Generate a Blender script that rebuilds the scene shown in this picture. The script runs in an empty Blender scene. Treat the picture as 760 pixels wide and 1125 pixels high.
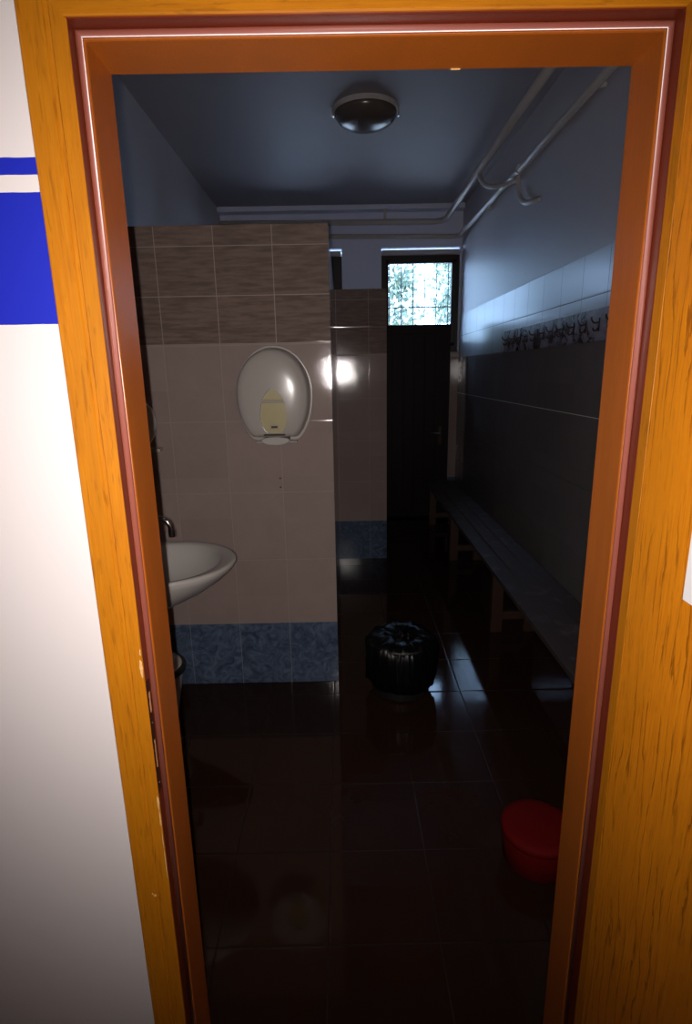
import bpy, bmesh, math, random
from mathutils import Vector, Matrix, noise
random.seed(7)
C = bpy.context.scene.collection
PI = math.pi
sc = bpy.context.scene
sc.view_settings.view_transform = 'Standard'
sc.view_settings.look = 'None'
sc.view_settings.gamma = 1.0
sc.view_settings.use_curve_mapping = False
sc.view_settings.exposure = 0.0

# ------------------------------------------------------------------ node helpers
class NT:
    def __init__(s, name):
        s.m = bpy.data.materials.new(name); s.m.use_nodes = True
        s.t = s.m.node_tree; s.n = s.t.nodes; s.l = s.t.links
        s.b = s.n['Principled BSDF']; s.out = s.n['Material Output']
    def new(s, typ, **k):
        n = s.n.new(typ)
        for a, v in k.items(): setattr(n, a, v)
        return n
    def put(s, sock, v):
        if isinstance(v, bpy.types.NodeSocket): s.l.new(v, sock)
        elif v is not None:
            if isinstance(v, (tuple, list)) and len(v) == 3 and sock.type == 'RGBA': v = (*v, 1)
            sock.default_value = v
    def math(s, op, a, b=None, c=None, clamp=False):
        n = s.new('ShaderNodeMath', operation=op, use_clamp=clamp)
        s.put(n.inputs[0], a); s.put(n.inputs[1], b)
        if c is not None: s.put(n.inputs[2], c)
        return n.outputs[0]
    def mix(s, f, a, b, blend='MIX'):
        n = s.new('ShaderNodeMix', data_type='RGBA', blend_type=blend)
        s.put(n.inputs[0], f); s.put(n.inputs[6], a); s.put(n.inputs[7], b)
        return n.outputs[2]
    def coord(s, kind='Object'):
        return s.new('ShaderNodeTexCoord').outputs[kind]
    def xyz(s, v):
        n = s.new('ShaderNodeSeparateXYZ'); s.put(n.inputs[0], v); return n.outputs
    def comb(s, x, y, z):
        n = s.new('ShaderNodeCombineXYZ')
        for i, v in enumerate((x, y, z)): s.put(n.inputs[i], v)
        return n.outputs[0]
    def mapping(s, v, scale=(1, 1, 1), rot=(0, 0, 0)):
        n = s.new('ShaderNodeMapping'); s.put(n.inputs[0], v); n.inputs['Scale'].default_value = scale
        n.inputs['Rotation'].default_value = rot; return n.outputs[0]
    def noise(s, v, scale, detail=4, rough=.55, dist=0):
        n = s.new('ShaderNodeTexNoise'); s.put(n.inputs['Vector'], v); n.inputs['Scale'].default_value = scale
        n.inputs['Detail'].default_value = detail; n.inputs['Roughness'].default_value = rough
        n.inputs['Distortion'].default_value = dist; return n.outputs['Fac']
    def ramp(s, f, stops):
        n = s.new('ShaderNodeValToRGB'); s.put(n.inputs[0], f); e = n.color_ramp.elements
        while len(e) < len(stops): e.new(.5)
        for i, (p, c) in enumerate(stops): e[i].position = p; e[i].color = (*c, 1) if len(c) == 3 else c
        return n.outputs[0]
    def bump(s, h, strength=.2, dist=.002):
        n = s.new('ShaderNodeBump'); n.inputs['Strength'].default_value = strength
        n.inputs['Distance'].default_value = dist; s.put(n.inputs['Height'], h)
        s.l.new(n.outputs[0], s.b.inputs['Normal']); return n.outputs[0]
    def set(s, **k):
        for a, v in k.items(): s.put(s.b.inputs[a.replace('_', ' ')], v)

def plain(name, col, rough=.5, metal=0, spec=.5, var=.08, scale=30, bump=.05):
    t = NT(name); co = t.coord()
    f = t.noise(co, scale, 3)
    a = tuple(c*(1-var) for c in col); b = tuple(min(1, c*(1+var)) for c in col)
    t.set(Base_Color=t.mix(f, a, b), Roughness=rough, Metallic=metal, Specular_IOR_Level=spec)
    if bump: t.bump(f, bump, .001)
    return t.m

def wood(name, light, dark, rough=.35, sc=1.0, grain=90, spec=.5, coat=0, axis='Z', pores=.5, flame=False):
    """varnished veneer, grain running along axis"""
    t = NT(name); co = t.coord()
    s1 = {'Z': (1, 1, .035), 'X': (.035, 1, 1), 'Y': (1, .035, 1)}[axis]
    s2 = {'Z': (1, 1, .25), 'X': (.25, 1, 1), 'Y': (1, .25, 1)}[axis]
    fine = t.noise(t.mapping(co, s1), grain*3, 5, .65)
    broad = t.noise(t.mapping(co, s2), 9*sc, 4, .6, .8)
    col = t.mix(t.ramp(fine, [(.3, (0, 0, 0)), (.7, (1, 1, 1))]), dark, light)
    col = t.mix(t.ramp(broad, [(.35, (0, 0, 0)), (.7, (.6, .6, .6))]), col, tuple(c*.72 for c in light), 'MIX')
    # short dark pores / figure strokes
    s3 = {'Z': (1, 1, .10), 'X': (.10, 1, 1), 'Y': (1, .10, 1)}[axis]
    pn = t.noise(t.mapping(co, s3), 150, 3, .6, .4)
    pm = t.ramp(pn, [(.56, (0, 0, 0)), (.66, (1, 1, 1))])
    col = t.mix(t.math('MULTIPLY', pm, pores), col, tuple(c*.55 for c in dark))
    if flame:
        fv = t.mapping(co, (1, 2.2, .5), (.0, 0, 0))
        w = t.new('ShaderNodeTexWave', wave_type='BANDS', bands_direction='Y', wave_profile='SAW')
        t.put(w.inputs['Vector'], t.mapping(co, (1, 1, .16), (.18, 0, 0)))
        w.inputs['Scale'].default_value = 14; w.inputs['Distortion'].default_value = 9
        w.inputs['Detail'].default_value = 4; w.inputs['Detail Scale'].default_value = 2.2
        mask = t.noise(co, 7, 3)
        fm = t.math('MULTIPLY', t.ramp(w.outputs['Fac'], [(.80, (0, 0, 0)), (.95, (1, 1, 1))]),
                    t.ramp(mask, [(.40, (0, 0, 0)), (.52, (1, 1, 1))]))
        col = t.mix(t.math('MULTIPLY', fm, .85), col, tuple(c*.45 for c in dark))
    t.set(Base_Color=col, Roughness=rough, Specular_IOR_Level=spec, Coat_Weight=coat, Coat_Roughness=.12)
    t.bump(fine, .12, .0008)
    return t.m

def grid_coords(t):
    """u along the face (x or y whichever lies in it), z up"""
    x, y, z = t.xyz(t.coord())
    g = t.new('ShaderNodeNewGeometry')
    nx, ny, nz = t.xyz(g.outputs['True Normal'])
    u = t.math('ADD', t.math('MULTIPLY', x, t.math('ABSOLUTE', ny)), t.math('MULTIPLY', y, t.math('ABSOLUTE', nx)))
    return u, z, x, y

def line(t, v, v0, period, half):
    """1 on a joint line, 0 inside a tile"""
    d = t.math('PINGPONG', t.math('SUBTRACT', v, v0), period/2)
    return t.math('LESS_THAN', d, half)

def soft(t, v, v0, period, half):
    d = t.math('PINGPONG', t.math('SUBTRACT', v, v0), period/2)
    return t.math('DIVIDE', d, half*2.5, clamp=True)

def step(t, v, e): return t.math('GREATER_THAN', v, e)

def wall_tiles(name, u0, uw, low, row, blue_top, mid_top, top_row, beige, brown, blue_a, blue_b, joint, striped=True, rough=.12, wav=.25):
    """glazed tiles: marbled blue plinth row, pale field, darker striped rows on top"""
    t = NT(name); u, z, x, y = grid_coords(t); co = t.coord()
    v_line = line(t, u, u0, uw, .0017)
    z_low = line(t, z, blue_top, row, .0015)
    z_up = line(t, z, mid_top, top_row, .0017)
    up = step(t, z, mid_top-.001)
    bl = step(t, z, blue_top)
    zl = t.math('ADD', t.math('MULTIPLY', up, z_up), t.math('MULTIPLY', t.math('SUBTRACT', 1, up), z_low))
    jl = t.math('MAXIMUM', v_line, zl, clamp=True)
    # per tile shade
    cu = t.math('FLOOR', t.math('DIVIDE', t.math('SUBTRACT', u, u0), uw))
    cz = t.math('FLOOR', t.math('DIVIDE', t.math('SUBTRACT', z, mid_top), top_row))
    wn = t.new('ShaderNodeTexWhiteNoise', noise_dimensions='3D'); t.put(wn.inputs['Vector'], t.comb(cu, cz, 0))
    cloud = t.noise(co, 7, 5, .6, .5)
    bei = t.mix(cloud, tuple(c*.86 for c in beige), tuple(min(1, c*1.08) for c in beige))
    streak = t.noise(t.mapping(co, (3, 3, 22)), 3.2, 3, .6)
    bro = t.mix(t.ramp(streak, [(.35, (0, 0, 0)), (.66, (1, 1, 1))]), tuple(c*.8 for c in brown), tuple(c*1.22 for c in brown)) if striped else t.mix(cloud, tuple(c*.92 for c in brown), brown)
    marb = t.noise(co, 14, 7, .65, 2.2)
    blu = t.mix(t.ramp(marb, [(.35, (0, 0, 0)), (.65, (1, 1, 1))]), blue_a, blue_b)
    col = t.mix(up, bei, bro)
    col = t.mix(t.math('SUBTRACT', 1, bl), col, blu)
    col = t.mix(t.math('MULTIPLY', wn.outputs['Value'], .10), col, (0, 0, 0))
    jc = t.mix(bl, (.16, .18, .22), joint)
    col = t.mix(jl, col, jc)
    h = t.math('MINIMUM', soft(t, u, u0, uw, .0022), t.math('ADD', t.math('MULTIPLY', up, soft(t, z, mid_top, top_row, .0022)), t.math('MULTIPLY', t.math('SUBTRACT', 1, up), soft(t, z, blue_top, row, .0022))))
    wv = t.noise(t.mapping(co, (1, 1, 3.5) if striped else (1, 1, 1)), 11, 2)
    h = t.math('ADD', h, t.math('MULTIPLY', wv, wav))
    if not striped:
        hz = t.math('MULTIPLY', t.math('SUBTRACT', 1, up), line(t, z, 1.678-.385*2, .385, .0022))
        col = t.mix(t.math('MULTIPLY', hz, step(t, z, 1.1)), col, (.80, .78, .76))
        rough = t.math('ADD', .07, t.math('MULTIPLY', up, .21))
        sheen = t.math('ADD', .5, t.math('MULTIPLY', up, .5))
    else:
        sheen = .5
        h = t.math('ADD', h, t.math('MULTIPLY', t.noise(co, 170, 2), .5))
    t.set(Base_Color=col, Roughness=t.math('ADD', rough, t.math('MULTIPLY', jl, .45)), Specular_IOR_Level=sheen)
    t.bump(h, .35, .0012)
    return t.m

# ------------------------------------------------------------------ mesh helpers
def link(name, bm, mat, parent=None, smooth=False, loc=None, bevel=0, seg=2):
    bmesh.ops.recalc_face_normals(bm, faces=bm.faces[:])
    me = bpy.data.meshes.new(name); bm.to_mesh(me); bm.free()
    me.materials.append(mat)
    if smooth:
        for p in me.polygons: p.use_smooth = True
    o = bpy.data.objects.new(name, me); C.objects.link(o)
    if parent: o.parent = parent
    if loc: o.location = loc
    if bevel:
        md = o.modifiers.new('bevel', 'BEVEL'); md.width = bevel; md.segments = seg; md.limit_method = 'ANGLE'
        md.angle_limit = math.radians(40); md.harden_normals = False
    return o

def empty(name, loc=(0, 0, 0), rz=0):
    o = bpy.data.objects.new(name, None); C.objects.link(o); o.location = loc; o.rotation_euler = (0, 0, rz)
    o.empty_display_size = .1
    return o

def tag(o, label=None, cat=None, group=None, kind=None):
    if label: o['label'] = label
    if cat: o['category'] = cat
    if group: o['group'] = group
    if kind: o['kind'] = kind
    return o

def struct(o, label=None, cat=None): return tag(o, label, cat, None, 'structure')

def box(bm, x0, x1, y0, y1, z0, z1, M=None):
    v = [bm.verts.new((x, y, z)) for x in (x0, x1) for y in (y0, y1) for z in (z0, z1)]
    for f in ((0, 1, 3, 2), (4, 6, 7, 5), (0, 4, 5, 1), (2, 3, 7, 6), (0, 2, 6, 4), (1, 5, 7, 3)):
        bm.faces.new([v[i] for i in f])
    if M: bmesh.ops.transform(bm, matrix=M, verts=v)
    return bm

def BX(*a):
    bm = bmesh.new(); box(bm, *a); return bm

def loft(bm, rings, cap0=True, cap1=True, closed=True):
    R = [[bm.verts.new(p) for p in r] for r in rings]
    n = len(R[0])
    for a, b in zip(R, R[1:]):
        for i in range(n if closed else n-1):
            j = (i+1) % n
            bm.faces.new((a[i], a[j], b[j], b[i]))
    if cap0: bm.faces.new(R[0][::-1])
    if cap1: bm.faces.new(R[-1])
    return bm

def lathe(bm, prof, n=40, c=(0, 0, 0), cap0=True, cap1=True):
    return loft(bm, [[(c[0]+r*math.cos(2*PI*i/n), c[1]+r*math.sin(2*PI*i/n), c[2]+z) for i in range(n)] for r, z in prof], cap0, cap1)

def smooth_path(pts, k=6):
    P = [Vector(p) for p in pts]; out = []
    for i in range(len(P)-1):
        p0 = P[max(i-1, 0)]; p1 = P[i]; p2 = P[i+1]; p3 = P[min(i+2, len(P)-1)]
        for j in range(k):
            t = j/k
            out.append(.5*((2*p1)+(-p0+p2)*t+(2*p0-5*p1+4*p2-p3)*t*t+(-p0+3*p1-3*p2+p3)*t**3))
    out.append(P[-1]); return out

def tube(bm, pts, r, n=12, caps=True):
    P = [Vector(p) for p in pts]; rings = []
    up = None
    for i, p in enumerate(P):
        d = (P[min(i+1, len(P)-1)]-P[max(i-1, 0)]).normalized()
        if up is None:
            up = Vector((0, 0, 1)) if abs(d.z) < .9 else Vector((1, 0, 0))
        a = d.cross(up).normalized(); b = a.cross(d).normalized(); up = b
        rr = r[i] if isinstance(r, (list, tuple)) else r
        rings.append([p+a*rr*math.cos(2*PI*k/n)+b*rr*math.sin(2*PI*k/n) for k in range(n)])
    return loft(bm, rings, caps, caps)

def fillet(pts, rad, k=6):
    """polyline with rounded corners"""
    P = [Vector(p) for p in pts]; out = [P[0]]
    for a, b, c in zip(P, P[1:], P[2:]):
        u = (a-b).normalized(); w = (c-b).normalized()
        r = min(rad, (a-b).length*.49, (c-b).length*.49)
        p, q = b+u*r, b+w*r
        for i in range(k+1):
            t = i/k; out.append(p*(1-t)**2+b*2*t*(1-t)+q*t*t)
    out.append(P[-1]); return out

# ------------------------------------------------------------------ materials
oak = dict(light=(.80, .275, .006), dark=(.60, .17, .004))
M_leaf = wood('oak_veneer_leaf', **oak, rough=.42, flame=True, pores=.4, sc=.8)
M_casing = wood('oak_casing', (.56, .20, .004), (.42, .13, .003), rough=.42, pores=.5)
M_casing_x = wood('oak_casing_head', (.56, .20, .004), (.42, .13, .003), rough=.42, pores=.5, axis='X')
M_frame = wood('stained_door_frame', (.43, .118, .014), (.35, .085, .010), rough=.33, pores=.12)
M_rebate = wood('dark_stained_rebate', (.17, .026, .010), (.13, .020, .008), rough=.33, pores=.1)
M_seal = plain('red_brown_door_seal', (.30, .085, .060), .36, spec=1.0, var=.05, scale=60)
M_seal.node_tree.nodes['Principled BSDF'].inputs['Coat Weight'].default_value = 1
M_seal.node_tree.nodes['Principled BSDF'].inputs['Coat Roughness'].default_value = .42
M_chip = plain('bare_splintered_wood', (.70, .42, .16), .8, var=.25, scale=200, bump=.5)
M_strike = plain('dark_bronze_plate', (.045, .022, .015), .35, .6)
M_slot = plain('pale_wood_in_slot', (.55, .26, .12), .7)
M_steel = plain('brushed_steel', (.6, .6, .6), .25, 1)
M_chrome = plain('chrome', (.55, .53, .5), .12, 1, bump=0)
M_plaster = plain('white_painted_plaster', (.53, .49, .52), .42, var=.02, scale=5, bump=.03)
M_backp = plain('far_plaster_daylight_tint', (.70, .75, .92), .6, var=.02, scale=5, bump=.03)  # far wall plaster, blue cast of the daylight put into its colour
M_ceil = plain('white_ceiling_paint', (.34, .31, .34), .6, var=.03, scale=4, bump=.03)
M_hall = plain('hall_wall_paint', (.75, .72, .71), .7, var=.02, scale=5)
M_pipe = plain('cream_painted_pipe', (.52, .48, .46), .35, var=.05)
M_porc = plain('white_porcelain', (.50, .47, .44), .12, spec=.6, var=.01, bump=0)
M_white_pl = plain('white_abs_plastic', (.46, .42, .39), .2, var=.02, bump=0)
M_cream = plain('yellowed_inner_plastic', (.42, .35, .16), .4, var=.06)
M_dark = plain('dark_slot', (.03, .025, .02), .6)
M_grey = plain('grey_label', (.35, .31, .24), .5)
M_bag = plain('black_bin_liner', (.002, .002, .002), .35, spec=.3, var=.1)
M_red = plain('red_plastic', (.12, .0008, .001), .75, spec=.15, var=.05)
M_blackrim = plain('black_rubber_rim', (.01, .01, .01), .5)
M_paper = plain('white_paper', (.85, .83, .85), .7, var=.01)
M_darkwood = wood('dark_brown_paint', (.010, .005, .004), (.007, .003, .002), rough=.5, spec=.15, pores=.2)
M_winframe = wood('dark_window_wood', (.022, .012, .008), (.014, .007, .005), rough=.45, pores=.1)
M_iron = plain('painted_iron_bar', (.03, .035, .035), .6)
M_lamp = plain('smoked_glass_shade', (.11, .085, .075), .22, spec=.5, var=.04, bump=0)
M_lampbase = plain('lamp_base_metal', (.55, .52, .5), .3)
M_benchleg = wood('bench_leg_timber', (.042, .013, .004), (.03, .009, .003), rough=.6)
M_bark = plain('bark', (.16, .11, .07), .9, var=.3, scale=12, bump=.5)

# hall wall with painted blue bands
t = NT('hall_wall_with_blue_bands'); x, y, z = t.xyz(t.coord())
wob = t.math('MULTIPLY', t.noise(t.coord(), 25, 2), .0016)
zz = t.math('ADD', z, wob)
b1 = t.math('MULTIPLY', step(t, zz, 1.832), t.math('LESS_THAN', zz, 1.8545))
b2 = t.math('MULTIPLY', step(t, zz, 1.6285), t.math('LESS_THAN', zz, 1.8095))
bands = t.math('ADD', b1, b2, clamp=True)
t.set(Base_Color=t.mix(bands, (.77, .715, .71), (.006, .016, .45)), Roughness=.55)
t.bump(t.noise(t.coord(), 60, 3), .04, .001)
M_front = t.m

# tiles
blueA, blueB = (.040, .060, .105), (.12, .165, .25)
M_tile_p = wall_tiles('beige_wall_tiles', -.285, .25, 0, .3345, .333, 1.677, .2, (.34, .262, .238), (.20, .145, .122), blueA, blueB, (.325, .26, .235), rough=.075)
M_tile_r = wall_tiles('right_wall_tiles', 2.872, .301, 0, .385, .14, 1.678, .2225, (.20, .18, .185), (.46, .47, .50), blueA, blueB, (.08, .075, .08), striped=False, rough=.2, wav=.1)
M_tile_r.node_tree  # the white rows above the rack

t = NT('dark_brown_floor_tiles'); x, y, z = t.xyz(t.coord()); co = t.coord()
jl = t.math('MAXIMUM', line(t, x, .557, .312, .0022), line(t, y, 2.455, .312, .0022))
n1 = t.noise(co, 5, 6, .6, .6)
col = t.mix(n1, (.018, .0078, .0045), (.030, .013, .0075))
col = t.mix(jl, col, (.016, .008, .005))
rip = t.noise(co, 26, 3, .6)
t.set(Base_Color=col, Roughness=t.math('ADD', .07, t.math('MULTIPLY', jl, .4)), Specular_IOR_Level=.32)
hh = t.math('MINIMUM', soft(t, x, .557, .312, .003), soft(t, y, 2.455, .312, .003))
t.bump(t.math('ADD', t.math('MULTIPLY', hh, .35), t.math('MULTIPLY', rip, .22)), .35, .0012)
M_floor = t.m
M_hallfloor = plain('hall_floor_stone', (.16, .12, .10), .4, var=.2, scale=20)

# bench top, scuffed varnish
t = NT('worn_bench_boards'); co = t.coord()
g = t.noise(t.mapping(co, (1, .05, 1)), 70, 5)
w = t.noise(co, 9, 6, .6, 1)
col = t.mix(g, (.045, .034, .034), (.075, .058, .056))
col = t.mix(t.ramp(w, [(.55, (0, 0, 0)), (.66, (1, 1, 1))]), col, (.11, .095, .10))
t.set(Base_Color=col, Roughness=.6, Specular_IOR_Level=.3); t.bump(g, .1, .001); M_bench = t.m
# rack board, patchy varnish
t = NT('patchy_varnished_board'); co = t.coord()
w = t.ramp(t.noise(co, 8, 6, .65, 1.2), [(.42, (0, 0, 0)), (.6, (1, 1, 1))])
t.set(Base_Color=t.mix(w, (.06, .030, .034), (.26, .20, .23)), Roughness=t.math('ADD', .22, t.math('MULTIPLY', w, .25)), Specular_IOR_Level=.55)
t.bump(t.noise(co, 30, 4), .12, .001); M_board = t.m

# window glass: see-through with a mirror-like skin
t = NT('window_glass'); tr = t.new('ShaderNodeBsdfTransparent'); gl = t.new('ShaderNodeBsdfGlossy'); gl.inputs['Roughness'].default_value = .02
fr = t.new('ShaderNodeFresnel'); fr.inputs[0].default_value = 1.45; mx = t.new('ShaderNodeMixShader')
tr.inputs[0].default_value = (.96, .98, .97, 1)
t.l.new(fr.outputs[0], mx.inputs[0]); t.l.new(tr.outputs[0], mx.inputs[1]); t.l.new(gl.outputs[0], mx.inputs[2])
t.l.new(mx.outputs[0], t.out.inputs[0]); M_glass = t.m

t = NT('tree_leaves'); co = t.coord()
n = t.noise(co, 3, 3)
t.set(Base_Color=t.mix(n, (.07, .12, .08), (.30, .37, .28)), Roughness=.6)
M_leafy = t.m
M_grass = plain('sunlit_gravel', (.45, .45, .45), .9, var=.3, scale=6)

# ------------------------------------------------------------------ geometry constants (metres; y runs into the room)
XL, XR, ZT = -.3456, .458, 2.0        # clear door opening
WL, WR, YF, ZC = -1.24, 1.30, 6.40, 3.20

# ------------------------------------------------------------------ room shell
def wall(name, bm, mat, label=None): return struct(link(name, bm, mat))

struct(link('floor', BX(-1.4, 1.45, 1.0, 6.62, -.1, 0), M_floor))
struct(link('hall_floor', BX(-2.0, 1.5, -2.2, 1.0, -.1, 0), M_hallfloor))
struct(link('ceiling', BX(-1.4, 1.45, 1.0, 6.62, ZC, ZC+.12), M_ceil))
struct(link('hall_ceiling', BX(-2.0, 1.5, -2.2, 1.0, 2.9, 3.3), M_hall))
# front wall with the doorway cut out
bm = bmesh.new(); F0, F1 = .895, 1.0
box(bm, -2.0, XL-.05, F0, F1, 0, 2.9); box(bm, XR+.05, 1.5, F0, F1, 0, 2.9); box(bm, XL-.05, XR+.05, F0, F1, ZT+.05, 2.9)
box(bm, -2.0, 1.5, F1-.02, F1, 2.9, 3.3)
struct(link('wall_front', bm, M_front))
bm = bmesh.new(); box(bm, -2.1, -2.0, -2.2, 1.0, 0, 3.0); struct(link('wall_hall_left', bm, M_hall))
struct(link('wall_hall_right', BX(1.5, 1.6, -2.2, 1.0, 0, 3.0), M_hall))
struct(link('wall_hall_back', BX(-2.1, 1.6, -2.3, -2.2, 0, 3.0), M_hall))
# right wall: plaster above, tiles standing 8 mm proud below
struct(link('wall_right', BX(WR+.008, WR+.2, 1.0, 6.62, 0, ZC), M_plaster))
struct(link('trim_1', BX(WR, WR+.008, 1.0, YF, 0, 2.122), M_tile_r, bevel=.003))
# left wall and the thicker service wall behind the basin
struct(link('wall_left', BX(WL-.15, WL, 1.0, 6.62, 0, ZC), M_plaster))
struct(link('wall_left_service', BX(WL, -1.0, 1.0, 2.573, 0, ZC), M_tile_p))
# cubicle walls
bm = bmesh.new(); box(bm, WL, -.045, 2.573, 2.67, 0, 2.158)
box(bm, -.145, -.045, 2.67, 4.5, 0, 2.158)
struct(link('wall_cubicle_front', bm, M_tile_p))
t2 = M_tile_p.copy(); t2.name = 'beige_wall_tiles_far'
bm = bmesh.new(); box(bm, -.145, .355, 4.5, 4.6, 0, 2.152); box(bm, .255, .355, 4.6, 5.76, 0, 2.152)
struct(link('wall_cubicle_far', bm, t2))
# far wall with two window openings (x0,x1), z 1.75..2.81
W1 = (.448, 1.286); W2 = (-.82, .025); WZ0, WZ1 = 1.75, 2.812
bm = bmesh.new(); Yb = YF+.2
box(bm, WL, WR+.01, YF, Yb, WZ1, ZC); box(bm, WL, WR+.01, YF, Yb, 0, WZ0)
box(bm, WL, W2[0], YF, Yb, WZ0, WZ1); box(bm, W2[1], W1[0], YF, Yb, WZ0, WZ1); box(bm, W1[1], WR+.01, YF, Yb, WZ0, WZ1)
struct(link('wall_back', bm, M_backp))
struct(link('trim_2', BX(WL, WR, YF-.009, YF, 0, WZ0-.012), M_tile_p))
# ledge along the top of the far wall
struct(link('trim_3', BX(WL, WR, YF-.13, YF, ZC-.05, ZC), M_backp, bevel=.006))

def window(name, x0, x1, fw):
    r = struct(empty(name, ((x0+x1)/2, YF+.03, WZ0)))
    def P(n, bm, mat, par=r, **k):
        o = link(n, bm, mat, None, **k)
        o.parent = par; o.matrix_parent_inverse = (Matrix.Translation(r.location)).inverted() if par is r else Matrix()
        return o
    y0, y1 = YF+.02, YF+.09; zt = WZ1-.075
    bm = bmesh.new()
    box(bm, x0, x0+fw, y0, y1, WZ0, zt); box(bm, x1-fw+.02, x1, y0, y1, WZ0, zt)
    box(bm, x0+fw, x1-fw+.02, y0, y1, zt-.045, zt); box(bm, x0+fw, x1-fw+.02, y0, y1, WZ0, WZ0+.055)
    P('window_frame', bm, M_winframe, bevel=.004)
    sx0, sx1, sz0, sz1 = x0+fw, x1-fw+.02, WZ0+.055, zt-.045
    bm = bmesh.new(); s = .035; ya, yb = y0-.006, y1-.02
    box(bm, sx0, sx0+s*.7, ya, yb, sz0, sz1); box(bm, sx1-s*1.25, sx1, ya, yb, sz0, sz1)
    box(bm, sx0, sx1, ya, yb, sz1-s, sz1); box(bm, sx0, sx1, ya, yb, sz0, sz0+s)
    P('sash', bm, M_winframe, bevel=.004)
    P('pane', BX(sx0+.01, sx1-.01, y0+.02, y0+.024, sz0+.01, sz1-.01), M_glass)
    # lintel blind box, white
    P('blind_box', BX(x0+.004, x1-.004, y0-.012, y1, zt+.002, WZ1-.020), M_plaster, bevel=.008)
    # security bars outside
    bm = bmesh.new(); yg = YF+.15
    nb = 6
    for i in range(nb):
        xx = sx0+.045+(sx1-sx0-.10)*i/(nb-1)*1.0
        tube(bm, [(xx, yg, WZ0+.01), (xx, yg, zt-.0)], .0055, 8)
    for zz in (WZ0+.12, WZ0+.475):
        box(bm, sx0, sx1, yg-.004, yg+.004, zz-.006, zz+.006)
    P('security_bars', bm, M_iron)
    P('window_sill', BX(x0-.0, x1, YF-.025, YF+.02, WZ0-.012, WZ0+.008), M_winframe, bevel=.003)
    return r
window('window_1', *W1, .055)
window('window_2', *W2, .12)

# ------------------------------------------------------------------ door frame (mitred sweep)
def sweep(bm, prof, legs=('L', 'T', 'R')):
    rings = []
    def pt(o, y, k):
        return {0: (XL-o, y, 0), 1: (XL-o, y, ZT+o), 2: (XR+o, y, ZT+o), 3: (XR+o, y, 0)}[k]
    ks = {('L', 'T', 'R'): (0, 1, 2, 3), ('L',): (0, 1), ('T',): (1, 2), ('R',): (2, 3)}[tuple(legs)]
    loft(bm, [[pt(o, y, k) for o, y in prof] for k in ks])
    return bm
door = struct(empty('door_1', ((XL+XR)/2, .95, 0)))
def DP(n, bm, mat, **k):
    o = link(n, bm, mat, None, **k); o.parent = door; o.matrix_parent_inverse = Matrix.Translation(door.location).inverted(); return o
jamb = [(0, 1.0), (0, .9115), (.0010, .9088), (.0020, .9085), (.0126, .9085), (.0126, 1.0)]
DP('door_frame', sweep(bmesh.new(), jamb), M_frame)
DP('frame_rebate', sweep(bmesh.new(), [(.0127, 1.0), (.0127, .8845), (.0495, .8845), (.0495, 1.0)]), M_rebate)
# half-round glossy bead on the stop edge
bead = [(.0022+.0050+.0050*math.cos(a), .9085-.0034*math.sin(a)) for a in [PI*i/8 for i in range(9)]]
bead = [(o, y) for o, y in bead]
DP('door_seal', sweep(bmesh.new(), bead), M_seal, smooth=True)
# casing: outer flat, groove, inner flat
def cas(o0): return [(o0, .8845), (o0, .882), (o0+.002, .880), (.0325, .880), (.0345, .8832), (.0395, .8832), (.0415, .880), (.076, .880), (.078, .882), (.078, .896)]
DP('architrave', sweep(bmesh.new(), cas(.0118), ('L',)), M_casing)
DP('architrave', sweep(bmesh.new(), cas(.0147), ('T',)), M_casing_x)
DP('architrave', sweep(bmesh.new(), cas(.0147), ('R',)), M_casing)
# strike plate on the rebate face, with its two slots and screws
xf = XL-.0127
sp = DP('strike_plate', BX(xf, xf+.0016, .8835, .9005, .79, 1.02), M_strike, bevel=.0006)
def SP(n, bm, mat, **k):
    o = link(n, bm, mat, None, **k); o.parent = sp; return o
SP('slot', BX(xf+.0012, xf+.0022, .8900, .8945, .958, .998), M_slot)
SP('slot', BX(xf+.0012, xf+.0022, .8900, .8935, .842, .900), M_slot)
for zz in (.935, .808):
    bm = bmesh.new(); lathe(bm, [(.0026, 0), (.0022, .0008)], 12)
    bmesh.ops.transform(bm, matrix=Matrix.Translation((xf+.0016, .892, zz)) @ Matrix.Rotation(PI/2, 4, 'Y'), verts=bm.verts)
    SP('screw', bm, M_steel)
# splintered spots along the casing edge
def chip(x, y, z, w, h, seed):
    rnd = random.Random(seed); bm = bmesh.new(); n = 12; a = []
    for i in range(n):
        th = 2*PI*i/n; r = rnd.uniform(.6, 1.1)
        a.append((x+w*r*math.cos(th), z+h*r*math.sin(th)))
    loft(bm, [[(p, y, q) for p, q in a], [(p*.7+x*.3, y-.0012, q*.8+z*.2) for p, q in a]])
    return bm
xe = XL-.0118
for i, (dx, z, w, h) in enumerate([(-.0035, 1.052, .0030, .022), (-.002, 1.082, .0016, .008), (-.002, .772, .0022, .020), (-.0015, .735, .0018, .022), (-.001, .69, .0010, .03), (-.001, .63, .001, .035), (-.03, .556, .0035, .004), (-.034, .56, .002, .0015)]):
    DP('wood_chip', chip(xe+dx, .8802, z, w, h, i), M_chip)
DP('wood_chip', BX(.178, .192, .9985, 1.0005, 1.9985, 2.0005), M_chip)

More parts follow.
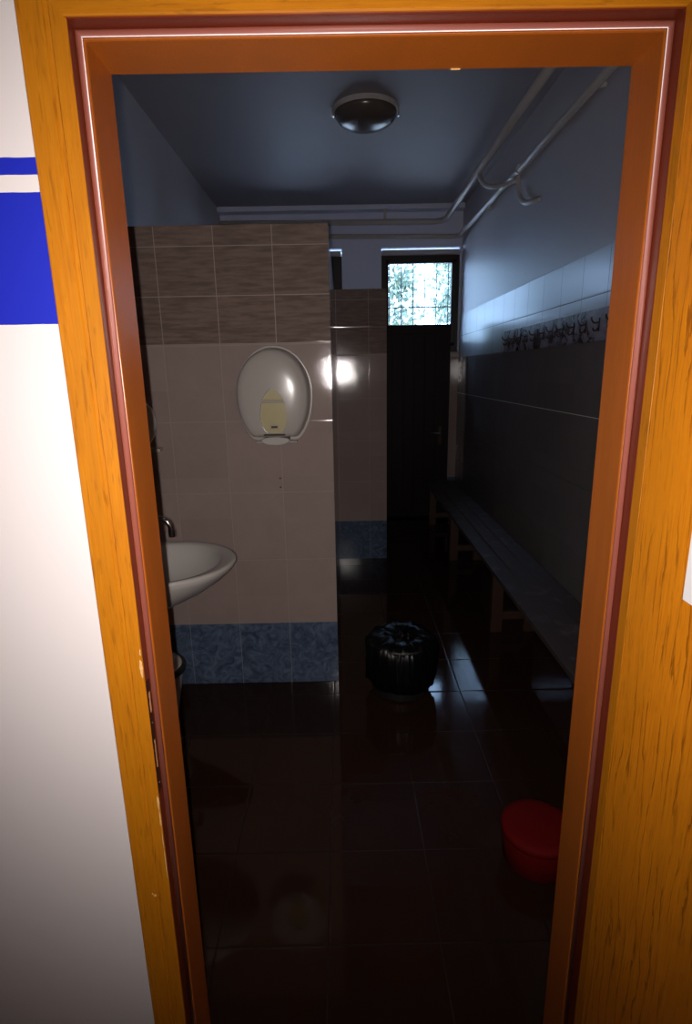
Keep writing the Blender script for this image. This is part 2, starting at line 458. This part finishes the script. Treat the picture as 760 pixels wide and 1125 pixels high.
# ------------------------------------------------------------------ open door leaf (hinged on the right, swung into the hall)
leaf = struct(empty('door_2', (.467, .876, 0)))
def LP(n, bm, mat, par=None, **k):
    o = link(n, bm, mat, None, **k)
    if par: o.parent = par
    else: o.parent = leaf; o.matrix_parent_inverse = Matrix.Translation(leaf.location).inverted()
    return o
LP('door_panel', BX(.467, .507, .036, .8505, .012, 2.012), M_leaf, bevel=.0004)
LP('edge_band', BX(.4672, .507, .8515, .8765, .012, 2.012), M_casing, bevel=.0004)
for zz in (.25, 1.0, 1.78):
    bm = bmesh.new(); lathe(bm, [(.0065, -.05), (.0065, .05)], 14, (.512, .872, zz)); box(bm, .507, .5085, .835, .872, zz-.045, zz+.045)
    LP('hinge', bm, M_steel)
bm = bmesh.new(); tube(bm, fillet([(.467, .10, 1.02), (.42, .10, 1.02), (.42, .22, 1.02)], .02), .009, 12); box(bm, .459, .467, .075, .125, .92, 1.08)
LP('door_handle', bm, M_steel)
pp = link('paper_notice', BX(-.0006, 0, -.21, 0, 0, .297), M_paper, loc=(.4666, .7135, 1.2355))
tag(pp, 'blank white sheet of paper stuck on the open oak door leaf', 'paper')

# ------------------------------------------------------------------ toilet roll dispenser
dsp = tag(empty('toilet_roll_dispenser', (-.303, 2.573, 1.236)), 'white egg-shaped jumbo toilet roll dispenser with oval window on the beige tiles', 'dispenser')
def egg(w, z0, z1, n=64):
    """outline (x,z): flat bottom, widest above the middle"""
    H = z1-z0; pts = []
    zc = z0+H*.50
    for i in range(n):
        a = 2*PI*i/n
        s, c = math.sin(a), math.cos(a)
        if s >= 0: pts.append((w*c, zc+(z1-zc)*s))
        else:
            zz = zc+(zc-z0)*s*1.0
            k = 1-.27*(abs(s)**2.2)
            xx = w*k*(abs(c)**.14)*(1 if c > 0 else -1)
            pts.append((xx, zz))
    return pts
def shell(levels, w, z0, z1):
    bm = bmesh.new(); o = egg(w, z0, z1); zc = (z0+z1)/2
    loft(bm, [[(x*s+0, y, zc+(z-zc)*s) for x, z in o] for y, s in levels])
    return bm
def evaluated(o, name, mat, parent, smooth=True):
    dg = bpy.context.evaluated_depsgraph_get(); dg.update()
    me = bpy.data.meshes.new_from_object(o.evaluated_get(dg)); me.name = name
    n = bpy.data.objects.new(name, me); C.objects.link(n); n.parent = parent
    me.materials.clear(); me.materials.append(mat)
    for p in me.polygons: p.use_smooth = smooth
    bpy.data.objects.remove(o, do_unlink=True)
    return n
o = link('base_plate', shell([(0, 1.0), (-.012, 1.0), (-.016, .985)], .172, .012, .432), M_white_pl, dsp, smooth=False)
cov = link('tmp_cover', shell([(-.014, .955), (-.086, .915), (-.101, .895), (-.112, .84), (-.119, .70), (-.123, .45), (-.1245, .15)], .172, .018, .432), M_white_pl, None)
ow = []
for i in range(40):
    a = 2*PI*i/40; s, c = math.sin(a), math.cos(a)
    ow.append((.058*(abs(c)**(1.15 if s > 0 else .7))*(1 if c > 0 else -1), .135+(.112*s if s >= 0 else .085*s)))
bm = bmesh.new(); loft(bm, [[(x+.003, -.2, z) for x, z in ow], [(x+.003, -.10, z) for x, z in ow]])
cut = link('tmp_cut', bm, M_white_pl, None)
md = cov.modifiers.new('b', 'BOOLEAN'); md.operation = 'DIFFERENCE'; md.object = cut; md.solver = 'EXACT'
cover = evaluated(cov, 'cover', M_white_pl, dsp)
bpy.data.objects.remove(cut, do_unlink=True)
md = cover.modifiers.new('es', 'EDGE_SPLIT'); md.split_angle = math.radians(38)
# roll seen through the window
bm = bmesh.new(); loft(bm, [[(x*.97+.003, y, .135+(z-.135)*.97) for x, z in ow] for y in (-.098, -.1015)])
link('viewing_window', bm, M_cream, dsp)
bm = bmesh.new(); box(bm, -.051, .057, -.1045, -.1015, .186, .199); link('roll_edge', bm, M_grey, dsp, bevel=.002)
bm = bmesh.new(); box(bm, -.015, .022, -.105, -.1015, .072, .090); kl = link('lock', bm, M_grey, dsp, bevel=.002)
bm = bmesh.new(); box(bm, -.010, .017, -.1062, -.105, .077, .086); link('lock_slot', bm, M_dark, kl)
bm = bmesh.new(); box(bm, -.044, .050, -.118, -.1015, .0445, .052); link('paper_slot', bm, M_dark, dsp, bevel=.002)
# outlet tray, lens shaped
bm = bmesh.new(); tr_ = []
for i in range(36):
    a = 2*PI*i/36; tr_.append((.064*math.cos(a)+.006, .022*math.sin(a)*(1 if math.sin(a) < 0 else .72)))
loft(bm, [[(x, y, z*s+.024) for x, z in [(.006+(p-.006)*s, q) for p, q in tr_]] for y, s in ((0, .9), (-.112, 1.0), (-.121, .93))])
link('outlet_tray', bm, M_porc, dsp, bevel=.003)
for s in (-1, 1):
    bm = bmesh.new(); box(bm, .066*s+.004-.027, .066*s+.004+.027, -.06, -.0, .006, .013); link('foot', bm, M_white_pl, dsp, bevel=.003)
# two drilled holes below it
for zz in (1.068, 1.026):
    bm = bmesh.new(); lathe(bm, [(.0042, 0), (.0040, .0008)], 14)
    bmesh.ops.transform(bm, matrix=Matrix.Translation((-.297, 2.573, zz)) @ Matrix.Rotation(PI/2, 4, 'X'), verts=bm.verts)
    struct(link('trim_4', bm, M_dark))

# ------------------------------------------------------------------ wash basin
bas = tag(empty('wash_basin', (-.999, 2.04, .85)), 'white rounded porcelain wash basin sticking out from behind the door frame', 'basin')
def bring(s, z, ox=0, n=56):
    r = []
    for i in range(n):
        a = 2*PI*i/n; c, q = math.cos(a), math.sin(a)
        if c >= 0: x = .28+.295*s*c; y = .262*s*q
        else:
            x = .28+.28*s*(-(abs(c)**.45)) if True else 0; y = .262*s*(abs(q)**.8)*(1 if q > 0 else -1)
        r.append((x+ox*(1-s), y, z))
    return r
bm = bmesh.new()
rings = []
for s, z in ((.30, -.205), (.45, -.19), (.62, -.155), (.78, -.11), (.90, -.065), (.97, -.03), (1.0, -.008), (.995, 0.0), (.97, .004), (.93, .001), (.90, -.010)):
    rings.append(bring(s, z, -.26 if z < -.02 and s < .99 else 0))
def inner(s, z): 
    r = []
    for i in range(56):
        a = 2*PI*i/56; r.append((.30+.212*s*math.cos(a), .225*s*math.sin(a), z))
    return r
rings[-1] = [(x, y, 0.0) for x, y, z in inner(1.04, 0)]
for s, z in ((1.0, -.008), (.95, -.035), (.85, -.075), (.68, -.11), (.45, -.132), (.2, -.14), (.06, -.142)): rings.append(inner(s, z))
loft(bm, rings)
bowl = link('bowl', bm, M_porc, bas, smooth=True)
bm = bmesh.new(); lathe(bm, [(.022, 0), (.022, .003), (.012, .004)], 20, (.31, 0, -.141)); link('drain', bm, M_chrome, bas, smooth=False)
bm = bmesh.new(); tube(bm, fillet([(.20, 0, -.19), (.20, 0, -.32), (.08, 0, -.34), (.0, 0, -.34)], .05), .018, 14); link('waste_pipe', bm, M_pipe, bas, smooth=True)
fc = tag(empty('basin_faucet', (-.872, 2.04, .8545)), 'small dark chrome tap with curved spout above the wash basin', 'faucet')
bm = bmesh.new(); lathe(bm, [(.026, 0), (.026, .006), (.019, .012), (.017, .10), (.021, .115), (.021, .13), (.012, .14)], 20); link('body', bm, M_chrome, fc, smooth=True)
bm = bmesh.new(); tube(bm, smooth_path([(0, 0, .10), (.06, 0, .145), (.12, 0, .168), (.18, 0, .166), (.208, 0, .145), (.214, 0, .112)]), .011, 12); link('spout', bm, M_chrome, fc, smooth=True)
bm = bmesh.new(); lathe(bm, [(.013, -.008), (.0135, .016), (.012, .018)], 16, (.2145, 0, .104)); link('aerator', bm, M_chrome, fc, smooth=False)
bm = bmesh.new(); tube(bm, [(0, 0, .135), (-.02, 0, .165), (-.045, 0, .19)], [.007, .006, .008], 10); link('lever', bm, M_chrome, fc, smooth=True)

# soap dispenser on the service wall
sd = tag(empty('soap_dispenser', (-1.0, 2.44, 1.235)), 'rounded pale plastic soap dispenser on left wall above the tap', 'dispenser')
bm = bmesh.new(); rr = []
for z, d, w in ((0, .10, .045), (.02, .155, .052), (.06, .185, .058), (.12, .195, .06), (.17, .185, .058), (.205, .15, .05), (.222, .09, .035)):
    r = []
    for i in range(28):
        a = 2*PI*i/28; c, s = math.cos(a), math.sin(a)
        r.append((d*max(0, c)**.7 if c > 0 else 0, w*s, z))
    rr.append(r)
loft(bm, rr); link('body', bm, M_white_pl, sd, smooth=True)
bm = bmesh.new(); box(bm, .06, .205, -.02, .02, -.012, .004); link('push_lever', bm, M_grey, sd, bevel=.004)

# white bin beneath the basin
wb = tag(empty('waste_bin', (-.862, 2.235, 0)), 'round white bin with black rim under the wash basin', 'bin')
bm = bmesh.new(); lathe(bm, [(.075, 0), (.082, .01), (.130, .27), (.128, .275)], 40); link('body', bm, M_white_pl, wb, smooth=False, bevel=.002)
bm = bmesh.new(); lathe(bm, [(.131, .268), (.1385, .272), (.1385, .292), (.133, .300), (.124, .298)], 48); link('rim', bm, M_blackrim, wb, smooth=True)
bm = bmesh.new(); lathe(bm, [(.127, .296), (.120, .304), (.07, .312), (.01, .314)], 48); link('lid', bm, M_white_pl, wb, smooth=True)

# ------------------------------------------------------------------ black waste basket with liner
tb = tag(empty('waste_basket', (.268, 2.50, 0)), 'black waste basket lined with a crumpled black bag on the floor', 'bin')
bm = bmesh.new(); lathe(bm, [(.13, 0), (.14, .01), (.163, .27), (.160, .275), (.15, .27), (.128, .02)], 48); link('basket', bm, M_blackrim, tb, smooth=False)
bm = bmesh.new(); rg = []; N = 200
for k, (r, z) in enumerate([(.150, .05), (.166, .06), (.174, .12), (.178, .19), (.178, .25), (.168, .285), (.145, .308), (.115, .318), (.08, .316), (.055, .305), (.03, .30), (.01, .298)]):
    ring = []
    for i in range(N):
        a = 2*PI*i/N
        q = Vector((math.cos(a)*3.2, math.sin(a)*3.2, z*9))
        d = noise.noise(q)*.010+abs(noise.noise(q*2.3+Vector((0, 0, 3))))*.020+abs(noise.noise(q*5.5))*.010-.008
        zt = noise.noise(Vector((math.cos(a)*2.5, math.sin(a)*2.5, r*30)))*.018-.02 if 3 <= k else 0
        ring.append(((r+d)*math.cos(a), (r+d)*math.sin(a), z+zt))
    rg.append(ring)
loft(bm, rg); link('bin_liner', bm, M_bag, tb, smooth=True)
# tuft of gathered bag
bm = bmesh.new(); rg = []
for k, (r, z) in enumerate([(.06, .27), (.045, .30), (.028, .325), (.036, .338), (.015, .342)]):
    rg.append([((r+.012*math.sin(5*a+k))*math.cos(a)+.02+.015*math.sin(3*a), (r+.012*math.cos(7*a))*math.sin(a)-.03, z+.006*math.sin(4*a)) for a in [2*PI*i/36 for i in range(36)]])
loft(bm, rg); link('gathered_bag', bm, M_bag, tb, smooth=True, loc=(0, 0, -.025))

# ------------------------------------------------------------------ small red bucket
rb = tag(empty('bucket', (.602, 1.48, 0)), 'small dark red lidded plastic bucket on the floor by the right door jamb', 'bucket')
bm = bmesh.new(); lathe(bm, [(.092, 0), (.104, .010), (.111, .108), (.110, .112)], 56)
link('body', bm, M_red, rb, smooth=True)
bm = bmesh.new(); lathe(bm, [(.110, .106), (.1145, .108), (.1145, .122), (.110, .130), (.09, .134), (.04, .137), (.005, .138)], 56); link('lid', bm, M_red, rb, smooth=True)
bm = bmesh.new(); tube(bm, [(.113*math.cos(a), .113*math.sin(a)*.95, .118+.0*a-.012*math.sin(a)) for a in [PI*i/24 for i in range(25)]], .0022, 8); link('handle', bm, M_steel, rb, smooth=True)

# ------------------------------------------------------------------ bench
bn = tag(empty('bench', (1.0, 3.8, 0)), 'long low wooden bench with scuffed top under the coat rack', 'bench')
def PB(n, bm, mat, par=bn, **k):
    o = link(n, bm, mat, None, **k); o.parent = par; o.matrix_parent_inverse = Matrix.Translation(par.location).inverted() if par else Matrix(); return o
BZ = .42
for i, (a, b) in enumerate(((.852, .948), (.952, .998+.05), (1.052, 1.155))):
    PB('seat_board', BX(a, b, 1.35, 5.75, BZ-.028, BZ), M_bench, bevel=.003)
for yy in (1.75, 3.08, 4.4, 5.5):
    bm = bmesh.new(); box(bm, .872, .94, yy, yy+.05, 0, BZ-.028); box(bm, 1.07, 1.14, yy, yy+.05, 0, BZ-.028); box(bm, .94, 1.07, yy+.008, yy+.042, BZ-.12, BZ-.028); box(bm, .94, 1.07, yy+.008, yy+.042, .08, .13)
    PB('leg', bm, M_benchleg, bevel=.003)

# ------------------------------------------------------------------ coat rack
rk = tag(empty('coat_rack', (WR, 3.5, 1.75)), 'long patchy brown wall board with a row of double metal coat hooks', 'coat rack')
def RP(n, bm, mat, **k):
    o = link(n, bm, mat, None, **k); o.parent = rk; o.matrix_parent_inverse = Matrix.Translation(rk.location).inverted(); return o
RP('board', BX(WR-.02, WR-.0005, 2.35, 4.55, 1.672, 1.830), M_board, bevel=.003)
xb = WR-.02
hk = bmesh.new()
box(hk, -.003, 0, -.010, .010, -.032, .032)
tube(hk, smooth_path([(-.002, 0, .012), (-.022, 0, .008), (-.036, 0, .020), (-.040, 0, .036)]), [.0045]*18+[.006], 8)
tube(hk, smooth_path([(-.002, 0, -.014), (-.012, 0, -.026), (-.024, 0, -.028), (-.029, 0, -.014)]), [.0042]*18+[.006], 8)
first = None
for i in range(14):
    yy = 4.46-i*.157
    if first is None:
        first = link('hook', hk, M_strike, None, smooth=True); first.parent = rk; o = first
    else:
        o = first.copy(); C.objects.link(o); o.parent = rk
    o.location = (xb-WR, yy-3.5, 1.752-1.75)

# ------------------------------------------------------------------ pipes
pa = tag(empty('ceiling_pipe', (1.09, 3.5, 3.03)), 'cream heating pipe farther from the right wall, below the ceiling', 'pipe')
def PP(par, n, bm, mat, **k):
    o = link(n, bm, mat, None, **k); o.parent = par; o.matrix_parent_inverse = Matrix.Translation(par.location).inverted(); return o
bm = bmesh.new(); tube(bm, fillet([(1.09, 1.02, 3.03), (1.09, 6.29, 3.03), (-1.235, 6.29, 3.045)], .16, 10), .028, 16)
PP(pa, 'main_run', bm, M_pipe, smooth=True)
bm = bmesh.new(); tube(bm, smooth_path([(1.09, 4.78, 3.01), (1.095, 4.73, 2.94), (1.125, 4.63, 2.875), (1.19, 4.50, 2.84), (1.262, 4.36, 2.83)]), .016, 12)
PP(pa, 'branch', bm, M_pipe, smooth=True)
for X in (.477,):
    bm = bmesh.new(); box(bm, X-.012, X+.012, 6.27, 6.31, 3.06, 3.16); PP(pa, 'pipe_hanger', bm, M_pipe)
pb = tag(empty('ceiling_pipe', (1.25, 3.5, 2.89)), 'cream heating pipe running close along the right wall', 'pipe')
bm = bmesh.new(); tube(bm, fillet([(1.255, 1.02, 2.868), (1.255, 4.2, 2.875), (1.255, 4.34, 2.87), (1.255, 4.46, 2.885), (1.255, 6.345, 2.90), (-1.235, 6.345, 2.935)], .10, 10), .023, 16)
PP(pb, 'main_run', bm, M_pipe, smooth=True)
bm = bmesh.new(); tube(bm, smooth_path([(1.262, 4.33, 2.90), (1.262, 4.32, 2.80), (1.262, 4.28, 2.71), (1.268, 4.17, 2.64), (1.285, 4.05, 2.615), (1.312, 3.97, 2.61)]), .016, 12)
PP(pb, 'drop_elbow', bm, M_pipe, smooth=True)
bm = bmesh.new(); tube(bm, [(1.255, 4.27, 2.876), (1.255, 4.40, 2.878)], .031, 16); PP(pb, 'coupling', bm, M_pipe, smooth=False)
for yy in (1.9, 3.1, 5.2):
    bm = bmesh.new(); box(bm, 1.25, 1.31, yy, yy+.02, 2.86, 2.88); PP(pb, 'wall_clip', bm, M_pipe)

# ------------------------------------------------------------------ ceiling lamp
lm = tag(empty('ceiling_lamp', (.19, 4.13, ZC)), 'round dark glass ceiling lamp with a shiny rim, switched off', 'lamp')
bm = bmesh.new(); lathe(bm, [(.20, 0), (.214, -.004), (.214, -.022), (.205, -.030)], 56); link('base_ring', bm, M_lampbase, lm, smooth=False)
bm = bmesh.new(); lathe(bm, [(.204, -.024), (.200, -.045), (.182, -.072), (.150, -.094), (.10, -.110), (.05, -.117), (.012, -.119)], 56); link('glass_shade', bm, M_lamp, lm, smooth=True)
for s in (-1, 1):
    bm = bmesh.new(); box(bm, s*.212-.006, s*.212+.006, -.01, .01, -.05, -.006); link('clip', bm, M_steel, lm, bevel=.002)

# ------------------------------------------------------------------ cubicle door at the far end
cd = struct(empty('door_3', (.36, 5.80, 0), 0))
def CP(n, bm, mat, par=cd, **k): return link(n, bm, mat, par, **k)
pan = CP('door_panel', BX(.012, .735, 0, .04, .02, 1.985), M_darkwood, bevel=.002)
for a in (.09, .20, .31, .42, .53, .64):
    pass
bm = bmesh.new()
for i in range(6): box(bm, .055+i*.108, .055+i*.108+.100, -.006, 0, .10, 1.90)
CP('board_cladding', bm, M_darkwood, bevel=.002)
hd = CP('door_handle', BX(.628, .662, -.014, -.006, .80, .985), M_strike, bevel=.003)
bm = bmesh.new(); tube(bm, fillet([(.645, -.01, .915), (.645, -.055, .915), (.53, -.055, .918)], .015), .0085, 12)
link('lever', bm, M_steel, hd, smooth=True)
for zz in (.3, 1.7):
    bm = bmesh.new(); lathe(bm, [(.007, -.04), (.007, .04)], 12, (.004, .0, zz)); CP('hinge', bm, M_strike)
cd.rotation_euler = (0, 0, math.radians(-1))
bm = bmesh.new(); box(bm, .258, .352, 5.762, 5.85, 0, 2.10); struct(link('door_4', bm, M_darkwood, bevel=.003))

# ------------------------------------------------------------------ outside: ground, hedge-like trees
struct(link('outside_ground', BX(-12, 14, 6.7, 24, -.2, 0), M_grass))
def tree(loc, R, H, n, label, seed, kind='tree'):
    rnd = random.Random(seed)
    r = tag(empty(kind, loc), label, kind, None)
    bm = bmesh.new(); tube(bm, smooth_path([(0, 0, 0), (.05, .02, H*.3), (-.04, .05, H*.6), (.02, 0, H*.85)]), [max(.015, .10-.09*i/18) for i in range(19)], 10)
    for k in range(14):
        a = rnd.uniform(0, 2*PI); z = H*rnd.uniform(.2, .75); d = Vector((math.cos(a), math.sin(a), .5))*R*.8
        tube(bm, [(0, 0, z), tuple(Vector((0, 0, z))+d*.5), tuple(Vector((0, 0, z+.1))+d)], [.03, .018, .006], 6)
    link('trunk', bm, M_bark, r, smooth=True)
    bm = bmesh.new()
    cl = []
    for k in range(46):
        a = rnd.uniform(0, 2*PI); q = rnd.random()**.5*R
        cl.append((q*math.cos(a), q*math.sin(a), H*rnd.uniform(.18, 1.0), rnd.uniform(.18, .42)))
    for k in range(n):
        cx, cy, cz, cr = rnd.choice(cl)
        p = Vector((cx+rnd.gauss(0, cr*.5), cy+rnd.gauss(0, cr*.5), cz+rnd.gauss(0, cr*.5)))
        s = rnd.uniform(.02, .042)
        u = Vector((rnd.gauss(0, 1), rnd.gauss(0, 1), rnd.gauss(0, 1))).normalized()
        w = u.cross(Vector((rnd.gauss(0, 1), rnd.gauss(0, 1), rnd.gauss(0, 1)))).normalized()
        v = [bm.verts.new(p+u*s*1.7), bm.verts.new(p+w*s), bm.verts.new(p-u*s*1.7), bm.verts.new(p-w*s)]
        bm.faces.new(v)
    me = bpy.data.meshes.new('foliage'); bm.to_mesh(me); bm.free(); me.materials.append(M_leafy)
    o = bpy.data.objects.new('foliage', me); C.objects.link(o); o.parent = r
tree((.55, 10.2, 0), .75, 4.2, 6000, 'pale leafy tree outside, left part of the window view', 3)
tree((2.75, 12.2, 0), .75, 4.8, 6500, 'darker leafy tree outside, right part of the window view', 5)

# ------------------------------------------------------------------ light
w = bpy.data.worlds.new('daylight'); sc.world = w; w.use_nodes = True
bg = w.node_tree.nodes['Background']; bg.inputs[0].default_value = (.40, .61, 1.0, 1); bg.inputs[1].default_value = 10.0
sun = bpy.data.objects.new('sun', bpy.data.lights.new('sun', 'SUN')); C.objects.link(sun)
sun.data.energy = 13; sun.data.color = (1, .93, .85); sun.data.angle = .01
sun.rotation_euler = (math.radians(38), 0, math.radians(20))   # high, from behind the building
# the camera's flash, a few centimetres from the lens
fl = bpy.data.objects.new('camera_flash', bpy.data.lights.new('camera_flash', 'SPOT')); C.objects.link(fl)
fl.data.energy = 80; fl.data.color = (1, .92, .88); fl.data.shadow_soft_size = .004
fl.data.spot_size = math.radians(120); fl.data.spot_blend = 1.0
fl.location = (-.019, .0, 1.545); fl.rotation_euler = (math.radians(90-8), 0, 0)

# ------------------------------------------------------------------ camera
cam = bpy.data.objects.new('camera', bpy.data.cameras.new('camera')); C.objects.link(cam)
cam.data.sensor_width = 36; cam.data.sensor_fit = 'AUTO'; cam.data.lens = 611/1125*36; cam.data.clip_start = .01
rows = ((0.99980646, -0.01939865, 0.0032765), (-0.00793335, -0.24514045, 0.96945512), (-0.01800292, -0.96929348, -0.2452469))
Mx = Matrix([[r[0], -r[1], -r[2], 0] for r in rows]+[[0, 0, 0, 1]])
cam.matrix_world = Matrix.Translation((0, 0, 1.55)) @ Mx
sc.camera = cam
